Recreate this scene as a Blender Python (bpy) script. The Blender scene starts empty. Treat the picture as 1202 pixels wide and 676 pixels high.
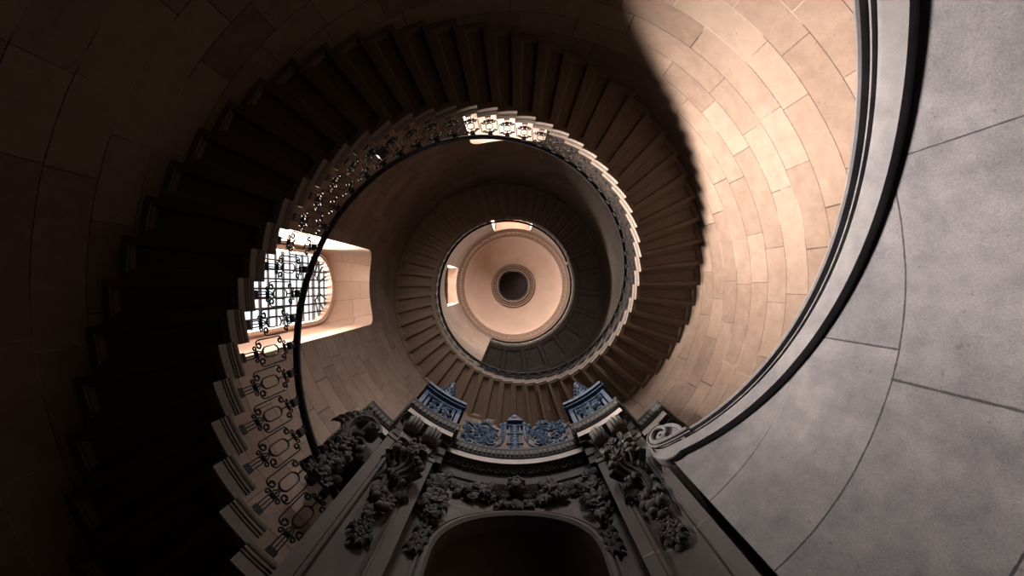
import bpy, math, random
from mathutils import Vector, Matrix, noise
random.seed(7)
C = bpy.context.scene.collection
rad, deg, sin, cos, PI = math.radians, math.degrees, math.sin, math.cos, math.pi
CZ = 1.2                       # eye height above the floor; heights below are measured from the eye
RW = 3.61                      # round wall of the stairwell
RS, RR = 2.43, 2.42            # inner ends of the steps, handrail
STEP = 360 / 56
RISE = 8.4 / 56
H0, HR0 = 7.60, 8.65

# ------------------------------------------------------------------ materials
class NT:
    def __init__(s, name):
        s.m = bpy.data.materials.new(name); s.m.use_nodes = True
        s.t = s.m.node_tree; s.t.nodes.clear()
    def n(s, typ, **kw):
        nd = s.t.nodes.new(typ)
        for k, v in kw.items():
            if k == 'inp':
                for i, x in v.items():
                    if isinstance(x, bpy.types.NodeSocket): s.t.links.new(x, nd.inputs[i])
                    else: nd.inputs[i].default_value = x
            else: setattr(nd, k, v)
        return nd
    def math(s, op, a, b=0.0, c=0.0, clamp=False):
        nd = s.n('ShaderNodeMath', operation=op, inp={0: a, 1: b, 2: c}); nd.use_clamp = clamp
        return nd.outputs[0]
    def mix(s, f, a, b, mode='MIX'):
        nd = s.n('ShaderNodeMix', data_type='RGBA', blend_type=mode)
        for i, x in ((0, f), (6, a), (7, b)):
            if isinstance(x, bpy.types.NodeSocket): s.t.links.new(x, nd.inputs[i])
            else: nd.inputs[i].default_value = x if i == 0 else (*x, 1)
        return nd.outputs[2]
    def smooth(s, x, lo, hi):
        return s.n('ShaderNodeMapRange', interpolation_type='SMOOTHSTEP', inp={0: x, 1: lo, 2: hi, 3: 0.0, 4: 1.0}).outputs[0]
    def noise(s, vec, scale, detail=4, rough=.55):
        return s.n('ShaderNodeTexNoise', inp={'Vector': vec, 'Scale': scale, 'Detail': detail, 'Roughness': rough}).outputs['Fac']
    def out(s, col, rough, bump=None, strength=.3, dist=.02, metal=0.0, spec=.3):
        b = s.n('ShaderNodeBsdfPrincipled', inp={'Base Color': col if isinstance(col, bpy.types.NodeSocket) else (*col, 1),
                                                 'Roughness': rough, 'Metallic': metal, 'Specular IOR Level': spec})
        if bump is not None:
            bn = s.n('ShaderNodeBump', inp={'Height': bump, 'Strength': strength, 'Distance': dist})
            s.t.links.new(bn.outputs[0], b.inputs['Normal'])
        o = s.n('ShaderNodeOutputMaterial'); s.t.links.new(b.outputs[0], o.inputs[0])
        return s.m

def masonry(name, cols, mortar, R, rh, ln, v0=0.0, joint=.006, mode='wall', seed=0.0, grain=.3, blotch=.42, cellvar=.5, staggered=3.7, fscale=60.0):
    """Coursed stone: rows by height, blocks by arc length round the well (or, for a window's soffit, rows by arc and blocks by depth)."""
    g = NT(name)
    pos = g.n('ShaderNodeNewGeometry').outputs['Position']
    sp = g.n('ShaderNodeSeparateXYZ', inp={0: pos})
    x, y, z = sp.outputs
    wob = g.noise(pos, 1.3, 3)
    ang = g.math('ARCTAN2', x, g.math('MULTIPLY', y, -1.0))
    arc = g.math('MULTIPLY', ang, R)
    zz = g.math('ADD', z, g.math('MULTIPLY', g.math('SUBTRACT', wob, .5), .03))
    if mode == 'reveal':
        v, u = arc, g.math('SQRT', g.math('ADD', g.math('MULTIPLY', x, x), g.math('MULTIPLY', y, y)))
    elif mode == 'flat':
        v, u = x, y
    else:
        v, u = zz, arc
    v = g.math('DIVIDE', g.math('SUBTRACT', v, v0), rh)
    row = g.math('FLOOR', v)
    rr = g.n('ShaderNodeTexWhiteNoise', noise_dimensions='1D', inp={'W': g.math('ADD', row, seed)}).outputs['Value']
    u = g.math('ADD', g.math('DIVIDE', u, ln), g.math('MULTIPLY', rr, staggered))
    # blocks of uneven length: warp u before it is cut
    u = g.math('ADD', u, g.math('MULTIPLY', g.math('SINE', g.math('ADD', g.math('MULTIPLY', u, 2.1), g.math('MULTIPLY', row, 1.7))), .22))
    cell = g.math('FLOOR', u)
    cv = g.n('ShaderNodeCombineXYZ', inp={0: row, 1: cell, 2: seed}).outputs[0]
    wn = g.n('ShaderNodeTexWhiteNoise', noise_dimensions='3D', inp={'Vector': cv})
    rnd = wn.outputs['Value']
    fu, fv = g.math('FRACT', u), g.math('FRACT', v)
    du = g.math('MULTIPLY', g.math('MINIMUM', fu, g.math('SUBTRACT', 1.0, fu)), ln)
    dv = g.math('MULTIPLY', g.math('MINIMUM', fv, g.math('SUBTRACT', 1.0, fv)), rh)
    jn = g.noise(pos, 30.0, 3)
    d = g.math('ADD', g.math('MINIMUM', du, dv), g.math('MULTIPLY', g.math('SUBTRACT', jn, .5), joint * 1.2))
    jm = g.math('SUBTRACT', 1.0, g.smooth(d, joint * .35, joint * 1.1))
    big, med, fine = g.noise(pos, .9, 5, .6), g.noise(pos, 5.0, 6, .65), g.noise(pos, fscale, 3, .6)
    t = g.math('ADD', g.math('MULTIPLY', g.math('SUBTRACT', rnd, .5), cellvar), .5)
    t = g.math('ADD', t, g.math('MULTIPLY', g.math('SUBTRACT', med, .5), blotch * 2.2))
    t = g.math('ADD', t, g.math('MULTIPLY', g.math('SUBTRACT', big, .5), blotch * 1.6))
    t = g.math('ADD', t, g.math('MULTIPLY', g.math('SUBTRACT', fine, .5), grain), clamp=True)
    cr = g.n('ShaderNodeValToRGB', inp={0: t})
    els = cr.color_ramp.elements
    els[0].position, els[1].position = .08, .92
    els[0].color, els[1].color = (*cols[0], 1), (*cols[2], 1)
    e = els.new(.5); e.color = (*cols[1], 1)
    # joints are dark gaps here and pale mortar smears there
    mt = g.mix(g.smooth(big, .5, .62), mortar[0], mortar[1])
    col = g.mix(jm, cr.outputs[0], mt)
    pit = g.smooth(g.noise(pos, 22.0, 2, .4), .70, .76)
    col = g.mix(g.math('MULTIPLY', pit, .35), col, tuple(c * .45 for c in cols[0]))
    hgt = g.math('ADD', g.math('MULTIPLY', jm, -1.0), g.math('ADD', g.math('MULTIPLY', med, .5), g.math('MULTIPLY', fine, .35)))
    hgt = g.math('ADD', hgt, g.math('MULTIPLY', rnd, .35))
    return g.out(col, .85, hgt, .35, .012, spec=.2)

def plain(name, cols, scale=3.0, rough=.8, bump=.25, dist=.008, stretch=(1, 1, 1), metal=0.0, spec=.3, fine=70.0):
    g = NT(name)
    tc = g.n('ShaderNodeTexCoord').outputs['Object']
    mp = g.n('ShaderNodeMapping', inp={'Vector': tc, 'Scale': stretch}).outputs[0]
    a, b = g.noise(mp, scale, 6, .6), g.noise(tc, fine, 3, .6)
    t = g.math('ADD', g.math('MULTIPLY', g.math('SUBTRACT', a, .5), 2.2), g.math('ADD', .5, g.math('MULTIPLY', g.math('SUBTRACT', b, .5), .5)), clamp=True)
    col = g.mix(t, cols[0], cols[1])
    return g.out(col, rough, g.math('ADD', a, g.math('MULTIPLY', b, .4)), bump, dist, metal, spec)

M = {}
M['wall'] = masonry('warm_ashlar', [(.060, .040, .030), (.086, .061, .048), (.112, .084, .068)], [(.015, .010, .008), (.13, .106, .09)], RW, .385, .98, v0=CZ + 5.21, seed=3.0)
M['reveal'] = masonry('pale_voussoirs', [(.34, .245, .195), (.39, .29, .235), (.44, .335, .28)], [(.12, .085, .06), (.32, .26, .21)], RW, .40, .75, joint=.004, mode='reveal', seed=5.0, blotch=.2, cellvar=.45)  # daylight put into the colour: reveals far lighter than the wall stone
M['ramp'] = masonry('grey_ashlar', [(.034, .035, .044), (.074, .073, .083), (.128, .122, .127)], [(.014, .014, .018), (.10, .098, .105)], 2.224, .732, 1.45, v0=CZ + 2.245, joint=.007, seed=11.0, grain=.75, blotch=.42, fscale=130.0, cellvar=.12, staggered=2.9)
M['coping'] = plain('coping_stone', [(.05, .05, .06), (.105, .102, .11)], 4.0, .8, .4, .006, fine=120)
M['soffit'] = plain('brown_step_stone', [(.072, .050, .036), (.122, .087, .064)], 5.0, .62, .25, .006, (1, 6, 6))
M['nosing'] = plain('step_end_stone', [(.056, .044, .038), (.098, .079, .068)], 6.0, .75)
M['landing'] = plain('landing_stone', [(.065, .052, .049), (.105, .085, .078)], 4.0, .75)
M['iron'] = plain('black_wrought_iron', [(.005, .005, .006), (.014, .014, .016)], 25.0, .65, .25, .002, metal=.0, spec=.05)
M['blue'] = plain('blue_painted_iron', [(.011, .019, .034), (.032, .052, .086)], 18.0, .6, .3, .003, spec=.12)
M['carved'] = plain('carved_portal_stone', [(.020, .019, .021), (.046, .043, .045)], 5.0, .8, .4, .008)
M['pier'] = masonry('portal_ashlar', [(.034, .032, .034), (.051, .046, .047), (.070, .063, .062)], [(.06, .05, .05), (.2, .17, .16)], 2.3, 1.3, 3.0, v0=CZ + 2.95, joint=.004, seed=2.0, cellvar=.5, blotch=.3)
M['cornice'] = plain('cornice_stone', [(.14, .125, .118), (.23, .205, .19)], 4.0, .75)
M['soot'] = plain('blackened_cornice_stone', [(.010, .0095, .010), (.030, .028, .028)], 5.0, .75)  # dark tone given to the cornice mouldings, carved bands and capital blocks
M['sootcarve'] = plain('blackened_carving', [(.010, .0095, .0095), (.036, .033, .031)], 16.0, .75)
M['console'] = plain('console_stone', [(.040, .037, .037), (.095, .088, .085)], 6.0, .8, .4, .008)
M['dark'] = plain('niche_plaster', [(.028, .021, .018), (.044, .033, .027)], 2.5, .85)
M['plaster'] = plain('dome_plaster', [(.225, .155, .121), (.26, .186, .148)], 1.2, .85, .12, .01, fine=25)
M['leafring'] = plain('carved_leaf_stone', [(.15, .098, .07), (.22, .155, .12)], 14.0, .8)
M['ring'] = plain('carved_ring_stone', [(.045, .027, .018), (.085, .055, .040)], 14.0, .8, .5, .02)
M['board'] = plain('lantern_boards', [(.035, .03, .035), (.075, .06, .06)], 3.0, .7, .3, .01, (1, 12, 1))
M['floor'] = masonry('floor_flags', [(.025, .025, .027), (.035, .034, .036), (.05, .048, .05)], [(.012, .012, .012), (.03, .03, .03)], 1.0, .8, .8, mode='flat', seed=9.0)
M['bar'] = plain('window_iron', [(.02, .018, .018), (.05, .042, .04)], 20.0, .5, metal=.4)
M['lamp'] = plain('lamp_black', [(.008, .008, .009), (.02, .02, .022)], 30.0, .35)
def glass_mat():
    g = NT('window_glass')
    tr = g.n('ShaderNodeBsdfTransparent', inp={0: (.93, .95, .95, 1)})
    gl = g.n('ShaderNodeBsdfGlossy', inp={0: (.9, .9, .9, 1), 'Roughness': .08})
    mx = g.n('ShaderNodeMixShader', inp={0: .06, 1: tr.outputs[0], 2: gl.outputs[0]})
    o = g.n('ShaderNodeOutputMaterial'); g.t.links.new(mx.outputs[0], o.inputs[0])
    return g.m
M['glass'] = glass_mat()

# ------------------------------------------------------------------ mesh helpers
def P(R, th, h):
    t = rad(th); return Vector((R * cos(t), R * sin(t), h + CZ))

class MB:
    def __init__(s): s.v, s.f, s.m = [], [], Matrix()
    def at(s, m): s.m = m; return s
    def add(s, vs, fs):
        b = len(s.v); s.v += [s.m @ Vector(p) for p in vs]; s.f += [tuple(i + b for i in f) for f in fs]
    def loft(s, rows, closed=False, cap0=False, cap1=False):
        """rows of equal length joined one to the next; closed joins each row's ends"""
        n = len(rows[0]); vs = [p for r in rows for p in r]; fs = []
        for i in range(len(rows) - 1):
            for j in range(n if closed else n - 1):
                k = (j + 1) % n
                fs.append((i * n + j, i * n + k, (i + 1) * n + k, (i + 1) * n + j))
        if cap0: fs.append(tuple(range(n - 1, -1, -1)))
        if cap1: fs.append(tuple((len(rows) - 1) * n + j for j in range(n)))
        s.add(vs, fs)
    def tube(s, path, r, sides=6, closed=False, flat=1.0, side=None):
        """a bar along path; r one radius or one per point; flat squashes it along the second axis"""
        path = [Vector(p) for p in path]; n = len(path); rows = []; up = None
        for i, p in enumerate(path):
            a = path[(i - 1) % n] if closed or i > 0 else p
            b = path[(i + 1) % n] if closed or i < n - 1 else p
            t = (b - a)
            t = t.normalized() if t.length > 1e-9 else Vector((0, 0, 1))
            if side is not None: u = Vector(side) - t * t.dot(Vector(side))
            elif up is None: u = t.orthogonal()
            else: u = up - t * t.dot(up)
            if u.length < 1e-6: u = t.orthogonal()
            u.normalize(); up = u; w = t.cross(u)
            rr = r[i] if isinstance(r, (list, tuple)) else r
            rows.append([p + (u * cos(2 * PI * k / sides) + w * sin(2 * PI * k / sides) * flat) * rr for k in range(sides)])
        if closed: rows.append(rows[0])
        s.loft(rows, True, not closed, not closed)
    def ell(s, c, r, rot=None, n=8, m=6):
        c = Vector(c); rot = rot or Matrix.Identity(3)
        rows = []
        for i in range(m + 1):
            a = PI * i / m
            rows.append([c + rot @ Vector((r[0] * sin(a) * cos(2 * PI * j / n), r[1] * sin(a) * sin(2 * PI * j / n), r[2] * cos(a))) for j in range(n)])
        s.loft(rows, True)
    def box(s, a, b):
        (x0, y0, z0), (x1, y1, z1) = a, b
        s.add([(x0, y0, z0), (x1, y0, z0), (x1, y1, z0), (x0, y1, z0), (x0, y0, z1), (x1, y0, z1), (x1, y1, z1), (x0, y1, z1)],
              [(0, 3, 2, 1), (4, 5, 6, 7), (0, 1, 5, 4), (1, 2, 6, 5), (2, 3, 7, 6), (3, 0, 4, 7)])
    def build(s, name, mat, parent=None, smooth=False, angle=40):
        me = bpy.data.meshes.new(name); me.from_pydata([tuple(p) for p in s.v], [], s.f)
        me.materials.append(mat)
        o = bpy.data.objects.new(name, me); C.objects.link(o)
        import bmesh
        bm = bmesh.new(); bm.from_mesh(me)
        bmesh.ops.remove_doubles(bm, verts=bm.verts, dist=1e-5)
        bmesh.ops.recalc_face_normals(bm, faces=bm.faces)
        if smooth:
            for f in bm.faces: f.smooth = True
            for e in bm.edges:
                if len(e.link_faces) == 2 and e.calc_face_angle(0) > rad(angle): e.smooth = False
        bm.to_mesh(me); bm.free()
        if parent is not None: o.parent = parent
        return o

def tag(o, label, cat, group=None, kind=None):
    o['label'] = label; o['category'] = cat
    if group: o['group'] = group
    if kind: o['kind'] = kind
    return o
def thing(name, label, cat, loc=(0, 0, 0), group=None, kind=None):
    o = bpy.data.objects.new(name, None); C.objects.link(o); o.location = loc; o.empty_display_size = .2
    bpy.context.view_layer.update()
    return tag(o, label, cat, group, kind)

def sweep(mb, prof, th0, th1, n, closed=True, pitch=0.0, caps=True):
    """a section of (R, h) points carried round the well, climbing pitch metres a turn"""
    rows = []
    for i in range(n + 1):
        t = th0 + (th1 - th0) * i / n
        rows.append([P(R, t, h + pitch * t / 360) for R, h in prof])
    mb.loft(rows, closed, caps, caps)

def frame(phi, R, h):
    """frame on the portal's face: x along it (+phi), y up, z out of the wall towards the axis of the well"""
    t = rad(90 - phi)
    n = Vector((-cos(t), -sin(t), 0)); x = Vector((sin(t), -cos(t), 0)); y = Vector((0, 0, 1))
    m = Matrix((x, y, n)).transposed().to_4x4(); m.translation = P(R, 90 - phi, h)
    return m

def spiral(cx, cy, r0, r1, a0, turns, n=14):
    return [(cx + (r0 + (r1 - r0) * i / n) * cos(a0 + 2 * PI * turns * i / n), cy + (r0 + (r1 - r0) * i / n) * sin(a0 + 2 * PI * turns * i / n)) for i in range(n + 1)]

# ------------------------------------------------------------------ the round wall, with its four windows
WIN = [  # centre angle, half angle, sill, head, corner radius, depth of frame, half width and spring of the lights
    dict(c=179.0, half=14.55, sill=4.75, head=9.77, cr=.30, D=4.62, w=.74, top=9.62),
    dict(c=267.5, half=14.55, sill=6.1, head=9.77, cr=.30, D=4.62, w=.74, top=9.62),
    dict(c=180.0, half=17.5, sill=20.6, head=24.7, cr=.02, D=4.5, w=.98, top=24.5),
    dict(c=269.0, half=18.0, sill=20.6, head=24.75, cr=.02, D=4.5, w=.98, top=24.5),
]
TOPH = 25.6
def wall_round():
    mb = MB()
    ths = {round(i * 360 / 240, 4) for i in range(240)}
    hs = {-CZ, 0.5, 2.5, 4.5, 8.0, 12.0, 15.0, 18.0, TOPH}
    for w in WIN:
        w['a0'], w['a1'] = w['c'] - w['half'], w['c'] + w['half']
        ths = {t for t in ths if min(abs(t - w['a0']), abs(t - w['a1'])) > .4} | {w['a0'], w['a1']}
        hs |= {w['sill'], w['head']}
    ths = sorted(ths); hs = sorted(hs)
    for i in range(len(ths)):
        t0, t1 = ths[i], ths[(i + 1) % len(ths)] + (360 if i == len(ths) - 1 else 0)
        for h0, h1 in zip(hs, hs[1:]):
            if any(w['a0'] <= (t0 + t1) / 2 % 360 <= w['a1'] and w['sill'] <= (h0 + h1) / 2 <= w['head'] for w in WIN): continue
            mb.add([P(RW, t0, h0), P(RW, t1, h0), P(RW, t1, h1), P(RW, t0, h1)], [(0, 1, 2, 3)])
    rv = MB()
    for w in WIN:
        u = Vector((cos(rad(w['c'])), sin(rad(w['c'])), 0)); tv = Vector((-sin(rad(w['c'])), cos(rad(w['c'])), 0))
        hw = RW * sin(rad(w['half'])); cr = w['cr']
        oncyl = lambda x, h: P(RW, w['c'] + deg(math.asin(max(-1, min(1, x / RW)))), h)
        A = [(-hw, w['sill']), (-hw, (w['sill'] + w['head']) / 2)]
        A += [(-hw + cr - cr * cos(a), w['head'] - cr + cr * sin(a)) for a in [PI / 2 * k / 6 for k in range(7)]]
        A += [(-hw + cr + (2 * hw - 2 * cr) * k / 6, w['head']) for k in range(1, 6)]
        A += [(-x, h) for x, h in A[:9][::-1]]
        for sgn, arc in ((-1, A[2:9]), (1, A[14:21])):
            mb.add([oncyl(sgn * hw, w['head'])] + [oncyl(*p) for p in arc], [(0, k, k + 1) for k in range(1, 7)])
        bw = w['w'] + .12; spr = w['top'] + .10 - bw * .96
        Bp = [(-bw, w['sill'] + .02), (-bw, (w['sill'] + spr) / 2)]
        Bp += [(-bw * cos(a), spr + bw * .96 * sin(a)) for a in [PI * k / 18 for k in range(19)]]
        Bp += [(bw, (w['sill'] + spr) / 2), (bw, w['sill'] + .02)]
        if w['cr'] < .1:     # the upper windows have square heads
            Bp = [(x * bw / hw, min(h, w['top'] + .05)) for x, h in A]
        w['B'] = Bp; w['u'], w['t'] = u, tv
        pl = lambda x, h, D, u=u, tv=tv: u * D + tv * x + Vector((0, 0, h + CZ))
        w['pl'] = pl
        rows = [[oncyl(*p) for p in A]]
        for k in range(1, 11):
            f = k / 10
            rows.append([oncyl(*a).lerp(pl(b[0], b[1], w['D'] - .12), f) for a, b in zip(A, Bp)])
        rv.loft(rows, True)
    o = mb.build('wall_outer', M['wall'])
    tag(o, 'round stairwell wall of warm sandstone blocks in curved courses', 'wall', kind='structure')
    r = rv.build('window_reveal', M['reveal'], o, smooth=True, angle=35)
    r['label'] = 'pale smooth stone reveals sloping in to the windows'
wall_round()

def window(idx, w, label):
    e = thing('window_%d' % idx, label, 'window', kind='structure')
    B, pl = w['B'], w['pl']; D = w['D']
    cx = 0.0; cy = sum(p[1] for p in B) / len(B)
    inn = [(x * (w['w'] / (w['w'] + .12)), h - .11 if h > w['sill'] + .1 else h + .08) for x, h in B]
    fr = MB()
    d0, d1 = D - .16, D - .02
    mid = [((a[0] + b[0]) / 2, (a[1] + b[1]) / 2) for a, b in zip(B, inn)]
    fr.loft([[pl(*p, D - .10) for p in B], [pl(*p, d0) for p in B], [pl(*p, d0 - .03) for p in mid], [pl(*p, d0) for p in inn], [pl(*p, d1) for p in inn]], True)
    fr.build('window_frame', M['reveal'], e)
    pn = MB()
    pn.add([pl(0, cy, D)] + [pl(*p, D) for p in inn], [(0, 1 + i, 1 + (i + 1) % len(inn)) for i in range(len(inn))])
    pn.build('pane', M['glass'], e)
    g = MB(); W = w['w'] * .985
    top = max(p[1] for p in inn); low = inn[0][1]
    def hmax(x):
        if w['cr'] < .1: return top
        rr = W; sp = top - rr * .96
        return sp + .96 * math.sqrt(max(0, rr * rr - x * x))
    nv = 8
    for k in range(1, nv):
        x = -W + 2 * W * k / nv
        g.tube([pl(x, low, D - .02), pl(x, hmax(x), D - .02)], .022 if k != nv // 2 else .026, 4)
    h = low + .30; sp = top - W * .96 if w['cr'] > .1 else top
    k = 0
    while h < top - .05:
        wx = W if h <= sp else math.sqrt(max(0, W * W - ((h - sp) / .96) ** 2))
        g.tube([pl(-wx, h, D - .025), pl(wx, h, D - .025)], .028 if k % 3 == 2 else .020, 4)
        h += .24; k += 1
    if w['cr'] > .1:      # the fan in the arched head, on a half ring
        g.tube([pl(.30 * cos(a), sp + .30 * sin(a), D - .03) for a in [PI * q / 12 for q in range(13)]], .014, 4)
        for q in range(1, 8):
            a = PI * q / 8
            g.tube([pl(.30 * cos(a), sp + .30 * sin(a), D - .03), pl(W * .98 * cos(a), sp + W * .94 * sin(a), D - .03)], .022, 4)
        g.tube([pl(-W, sp, D - .03), pl(W, sp, D - .03)], .02, 4)
        for s in (-1, 1):     # stout bars of the grille
            g.tube([pl(s * W * .5, low, D - .05), pl(s * W * .5, hmax(s * W * .5), D - .05)], .026, 4)
    g.build('window_bars', M['bar'], e)
window(1, WIN[0], 'arched window with iron bars and white sky behind the wrought balustrade')
window(2, WIN[1], 'deep window recess glimpsed behind the balustrade at the top of the first turn')
window(3, WIN[2], 'square headed upper window beside the dome, above the barred window')
window(4, WIN[3], 'square headed upper window below the dome ring, lit reveal at the top')

# ------------------------------------------------------------------ floor, dome, rings, lantern
mb = MB(); mb.add([P(RW + 1.3, t, -CZ) for t in range(0, 360, 6)], [tuple(range(60))])
tag(mb.build('floor', M['floor']), 'stone flagged floor of the stairwell', 'floor', kind='structure')

mb = MB()
prof = [(3.24, 26.0)]
Rr, hr, Ro, ho = 3.24, 26.05, 1.52, 28.3
for k in range(13):
    a = PI / 2 * k / 12 * .80
    prof.append((Ro + (Rr - Ro) * (cos(a) - cos(PI / 2 * .8)) / (1 - cos(PI / 2 * .8)), hr + (ho - hr) * sin(a) / sin(PI / 2 * .8)))
sweep(mb, prof, 0, 360, 96, closed=False, caps=False)
o = mb.build('ceiling', M['plaster'], smooth=True)
tag(o, 'shallow pinkish plaster dome over the stairwell', 'ceiling', kind='structure')

mb = MB()
sweep(mb, [(3.64, 25.15), (3.585, 25.2), (3.585, 25.3), (3.52, 25.36), (3.50, 25.45), (3.46, 25.5), (3.31, 25.66), (3.30, 25.74), (3.26, 25.78), (3.22, 25.86), (3.22, 26.0), (3.64, 26.0)], 0, 360, 120, caps=False)
t1 = mb.build('trim_1', M['ring'], smooth=True); mb = MB()
for rr_, hh_ in ((3.47, 25.46), (3.235, 25.85)): mb.tube([P(rr_, 3 * q, hh_) for q in range(120)], .035, 6, True)
for i in range(72):
    t = 360 * i / 72
    u = Vector((-sin(rad(t)), cos(rad(t)), 0)); c = P(3.385, t, 25.56)
    nrm = (Vector((-cos(rad(t)), -sin(rad(t)), -1))).normalized(); rot = Matrix((u, nrm.cross(u), nrm)).transposed()
    mb.ell(c, (.045, .075, .05), rot, 6, 4)
    for s in (-1, 1): mb.ell(P(3.385 + s * .03, t + 2.5, 25.56 - s * .03), (.035, .035, .035), None, 5, 3)
mb.build('leaf_carving', M['leafring'], t1, smooth=True)
tag(t1, 'carved leaf cornice ring round the foot of the dome', 'trim', kind='structure')

mb = MB()
sweep(mb, [(1.56, 28.25), (1.53, 28.18), (1.47, 28.18), (1.44, 28.24), (1.24, 28.24), (1.20, 28.18), (1.12, 28.18), (1.08, 28.3), (1.08, 28.5), (1.56, 28.5)], 0, 360, 96, caps=False)
t2 = mb.build('trim_2', M['ring'], smooth=True); mb = MB()
for rr_ in (1.495, 1.17): mb.tube([P(rr_, 4 * q, 28.17) for q in range(90)], .035, 6, True)
for i in range(48):
    t = 360 * i / 48
    u = Vector((-sin(rad(t)), cos(rad(t)), 0)); rot = Matrix((u, Vector((cos(rad(t)), sin(rad(t)), 0)), Vector((0, 0, 1)))).transposed()
    mb.ell(P(1.34, t, 28.23), (.04, .07, .04), rot, 6, 4)
    mb.ell(P(1.34, t + 3.75, 28.23), (.025, .03, .03), rot, 5, 3)
mb.build('leaf_carving', M['leafring'], t2, smooth=True)
tag(t2, 'carved stone ring round the dark opening of the dome', 'trim', kind='structure')

mb = MB()
sweep(mb, [(1.07, 28.3), (1.07, 30.4)], 0, 360, 64, closed=False, caps=False)
for k in range(12):
    x0, x1 = -1.1 + k * .1834, -1.1 + (k + 1) * .1834
    mb.box((-1.1, x0 + .008, 30.3 + CZ), (1.1, x1 - .008, 30.34 + CZ))
mb.box((-1.1, -1.1, 30.35 + CZ), (1.1, 1.1, 30.4 + CZ))
tag(mb.build('ceiling_lantern', M['board']), 'dark boarded lantern ceiling inside the round opening of the dome', 'ceiling', kind='structure')

# ------------------------------------------------------------------ the stair
def recessed(mb, F, insets, seg=5):
    """nested outlines of a panelled soffit: F(s, t, d) places a point, s along the arc 0..1, t along the depth 0..1; insets are (s margin, t margin, sink)"""
    rows = []
    for ms, mt, d in insets:
        ss = [ms + (1 - 2 * ms) * k / seg for k in range(seg + 1)]
        rows.append([F(s, mt, d) for s in ss] + [F(s, 1 - mt, d) for s in ss[::-1]])
    mb.loft(rows, True)
    n = 2 * (seg + 1); last = rows[-1]
    mb.add(last, [(k, k + 1, n - 2 - k, n - 1 - k) for k in range(seg)])

ROUT = RW - .006
def step_mesh():
    mb = MB(); s0 = STEP
    F = lambda s, t, d: Vector(((RS + (ROUT - RS) * t) * cos(rad(-s0 + s0 * s)), (RS + (ROUT - RS) * t) * sin(rad(-s0 + s0 * s)), d))
    recessed(mb, F, [(0, 0, 0), (.17, .052, 0), (.185, .057, .014), (.215, .066, .014), (.225, .069, .03), (.265, .080, .055)], 4)
    H = .18
    top = [F(k / 4, 0, H) for k in range(5)] + [F(1 - k / 4, 1, H) for k in range(5)]
    bot = [F(k / 4, 0, 0) for k in range(5)] + [F(1 - k / 4, 1, 0) for k in range(5)]
    mb.loft([bot, top], True); mb.add(top, [(k, k + 1, 8 - k, 9 - k) for k in range(4)])
    me = mb.build('step', M['soffit'])
    nb = MB()
    prof = [(0.001, .004), (-.006, .004), (-.006, .088), (-.014, .092), (-.014, .104), (-.024, .11), (-.024, .118), (-.024, .128), (-.032, .135), (-.038, .148), (-.038, .168), (-.030, .181), (.001, .181)]
    rows = []
    for k in range(5):
        t = rad(-s0 - .35 + (s0 + .7) * k / 4)
        rows.append([Vector(((RS + r) * cos(t), (RS + r) * sin(t), h)) for r, h in prof])
    nb.loft(rows, True, True, True)
    nz = nb.build('nosing', M['nosing'], smooth=True, angle=30)
    return me, nz
KS, KE = -36, 52
stair = thing('staircase', 'spiral flight of cantilevered stone steps winding up the round wall', 'staircase')
s0, n0 = step_mesh()
first = True
for k in range(KS, KE + 1):
    th = .4 + STEP * k
    if first: s, n = s0, n0; first = False
    else:
        s, n = s0.copy(), n0.copy(); C.objects.link(s); C.objects.link(n)
    s.location = (0, 0, H0 + 8.4 * th / 360 + CZ); s.rotation_euler = (0, 0, rad(th)); s.parent = stair; n.parent = s
THL = .4 + STEP * KE
HL = H0 + 8.4 * (THL + STEP) / 360

# top landing with coffered underside
lt0, lt1 = THL + .02, THL + 138.4
npan = 9
lroot = thing('landing', 'dark coffered stone landing at the head of the stair under the dome', 'landing')
mb = MB()
for k in range(npan):
    a, b = lt0 + (lt1 - lt0) * k / npan, lt0 + (lt1 - lt0) * (k + 1) / npan
    F = lambda s, t, d: P(RS + .01 + (ROUT - RS - .01) * t, a + (b - a) * s, HL + d)
    recessed(mb, F, [(0, 0, 0), (.075, .11, 0), (.085, .12, .03), (.115, .15, .03), (.125, .16, .06), (.15, .19, .085)], 6)
sweep(mb, [(RS + .01, HL), (RS + .01, HL + .24), (ROUT, HL + .24), (ROUT, HL)], lt0, lt1, 60, closed=False, caps=True)
# rows of small beads along the coffer ribs
for k in range(npan):
    a, b = lt0 + (lt1 - lt0) * k / npan, lt0 + (lt1 - lt0) * (k + 1) / npan
    for q in range(14):
        for s in (.1, .9):
            mb.ell(P(RS + (ROUT - RS) * (.15 + .7 * q / 13), a + (b - a) * s, HL + .028), (.018, .018, .018), None, 5, 3)
mb.build('coffered_slab', M['landing'], lroot)
mb = MB()
sweep(mb, [(RS, HL + .01), (RS - .012, HL + .01), (RS - .012, HL + .06), (RS - .03, HL + .07), (RS - .03, HL + .10), (RS - .02, HL + .11), (RS - .02, HL + .15), (RS - .05, HL + .17), (RS - .055, HL + .21), (RS - .04, HL + .235), (RS + .008, HL + .235), (RS + .008, HL + .01)], lt0 + .4, lt1, 60)
mb.build('edge_moulding', M['nosing'], lroot, smooth=True, angle=30)

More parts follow.
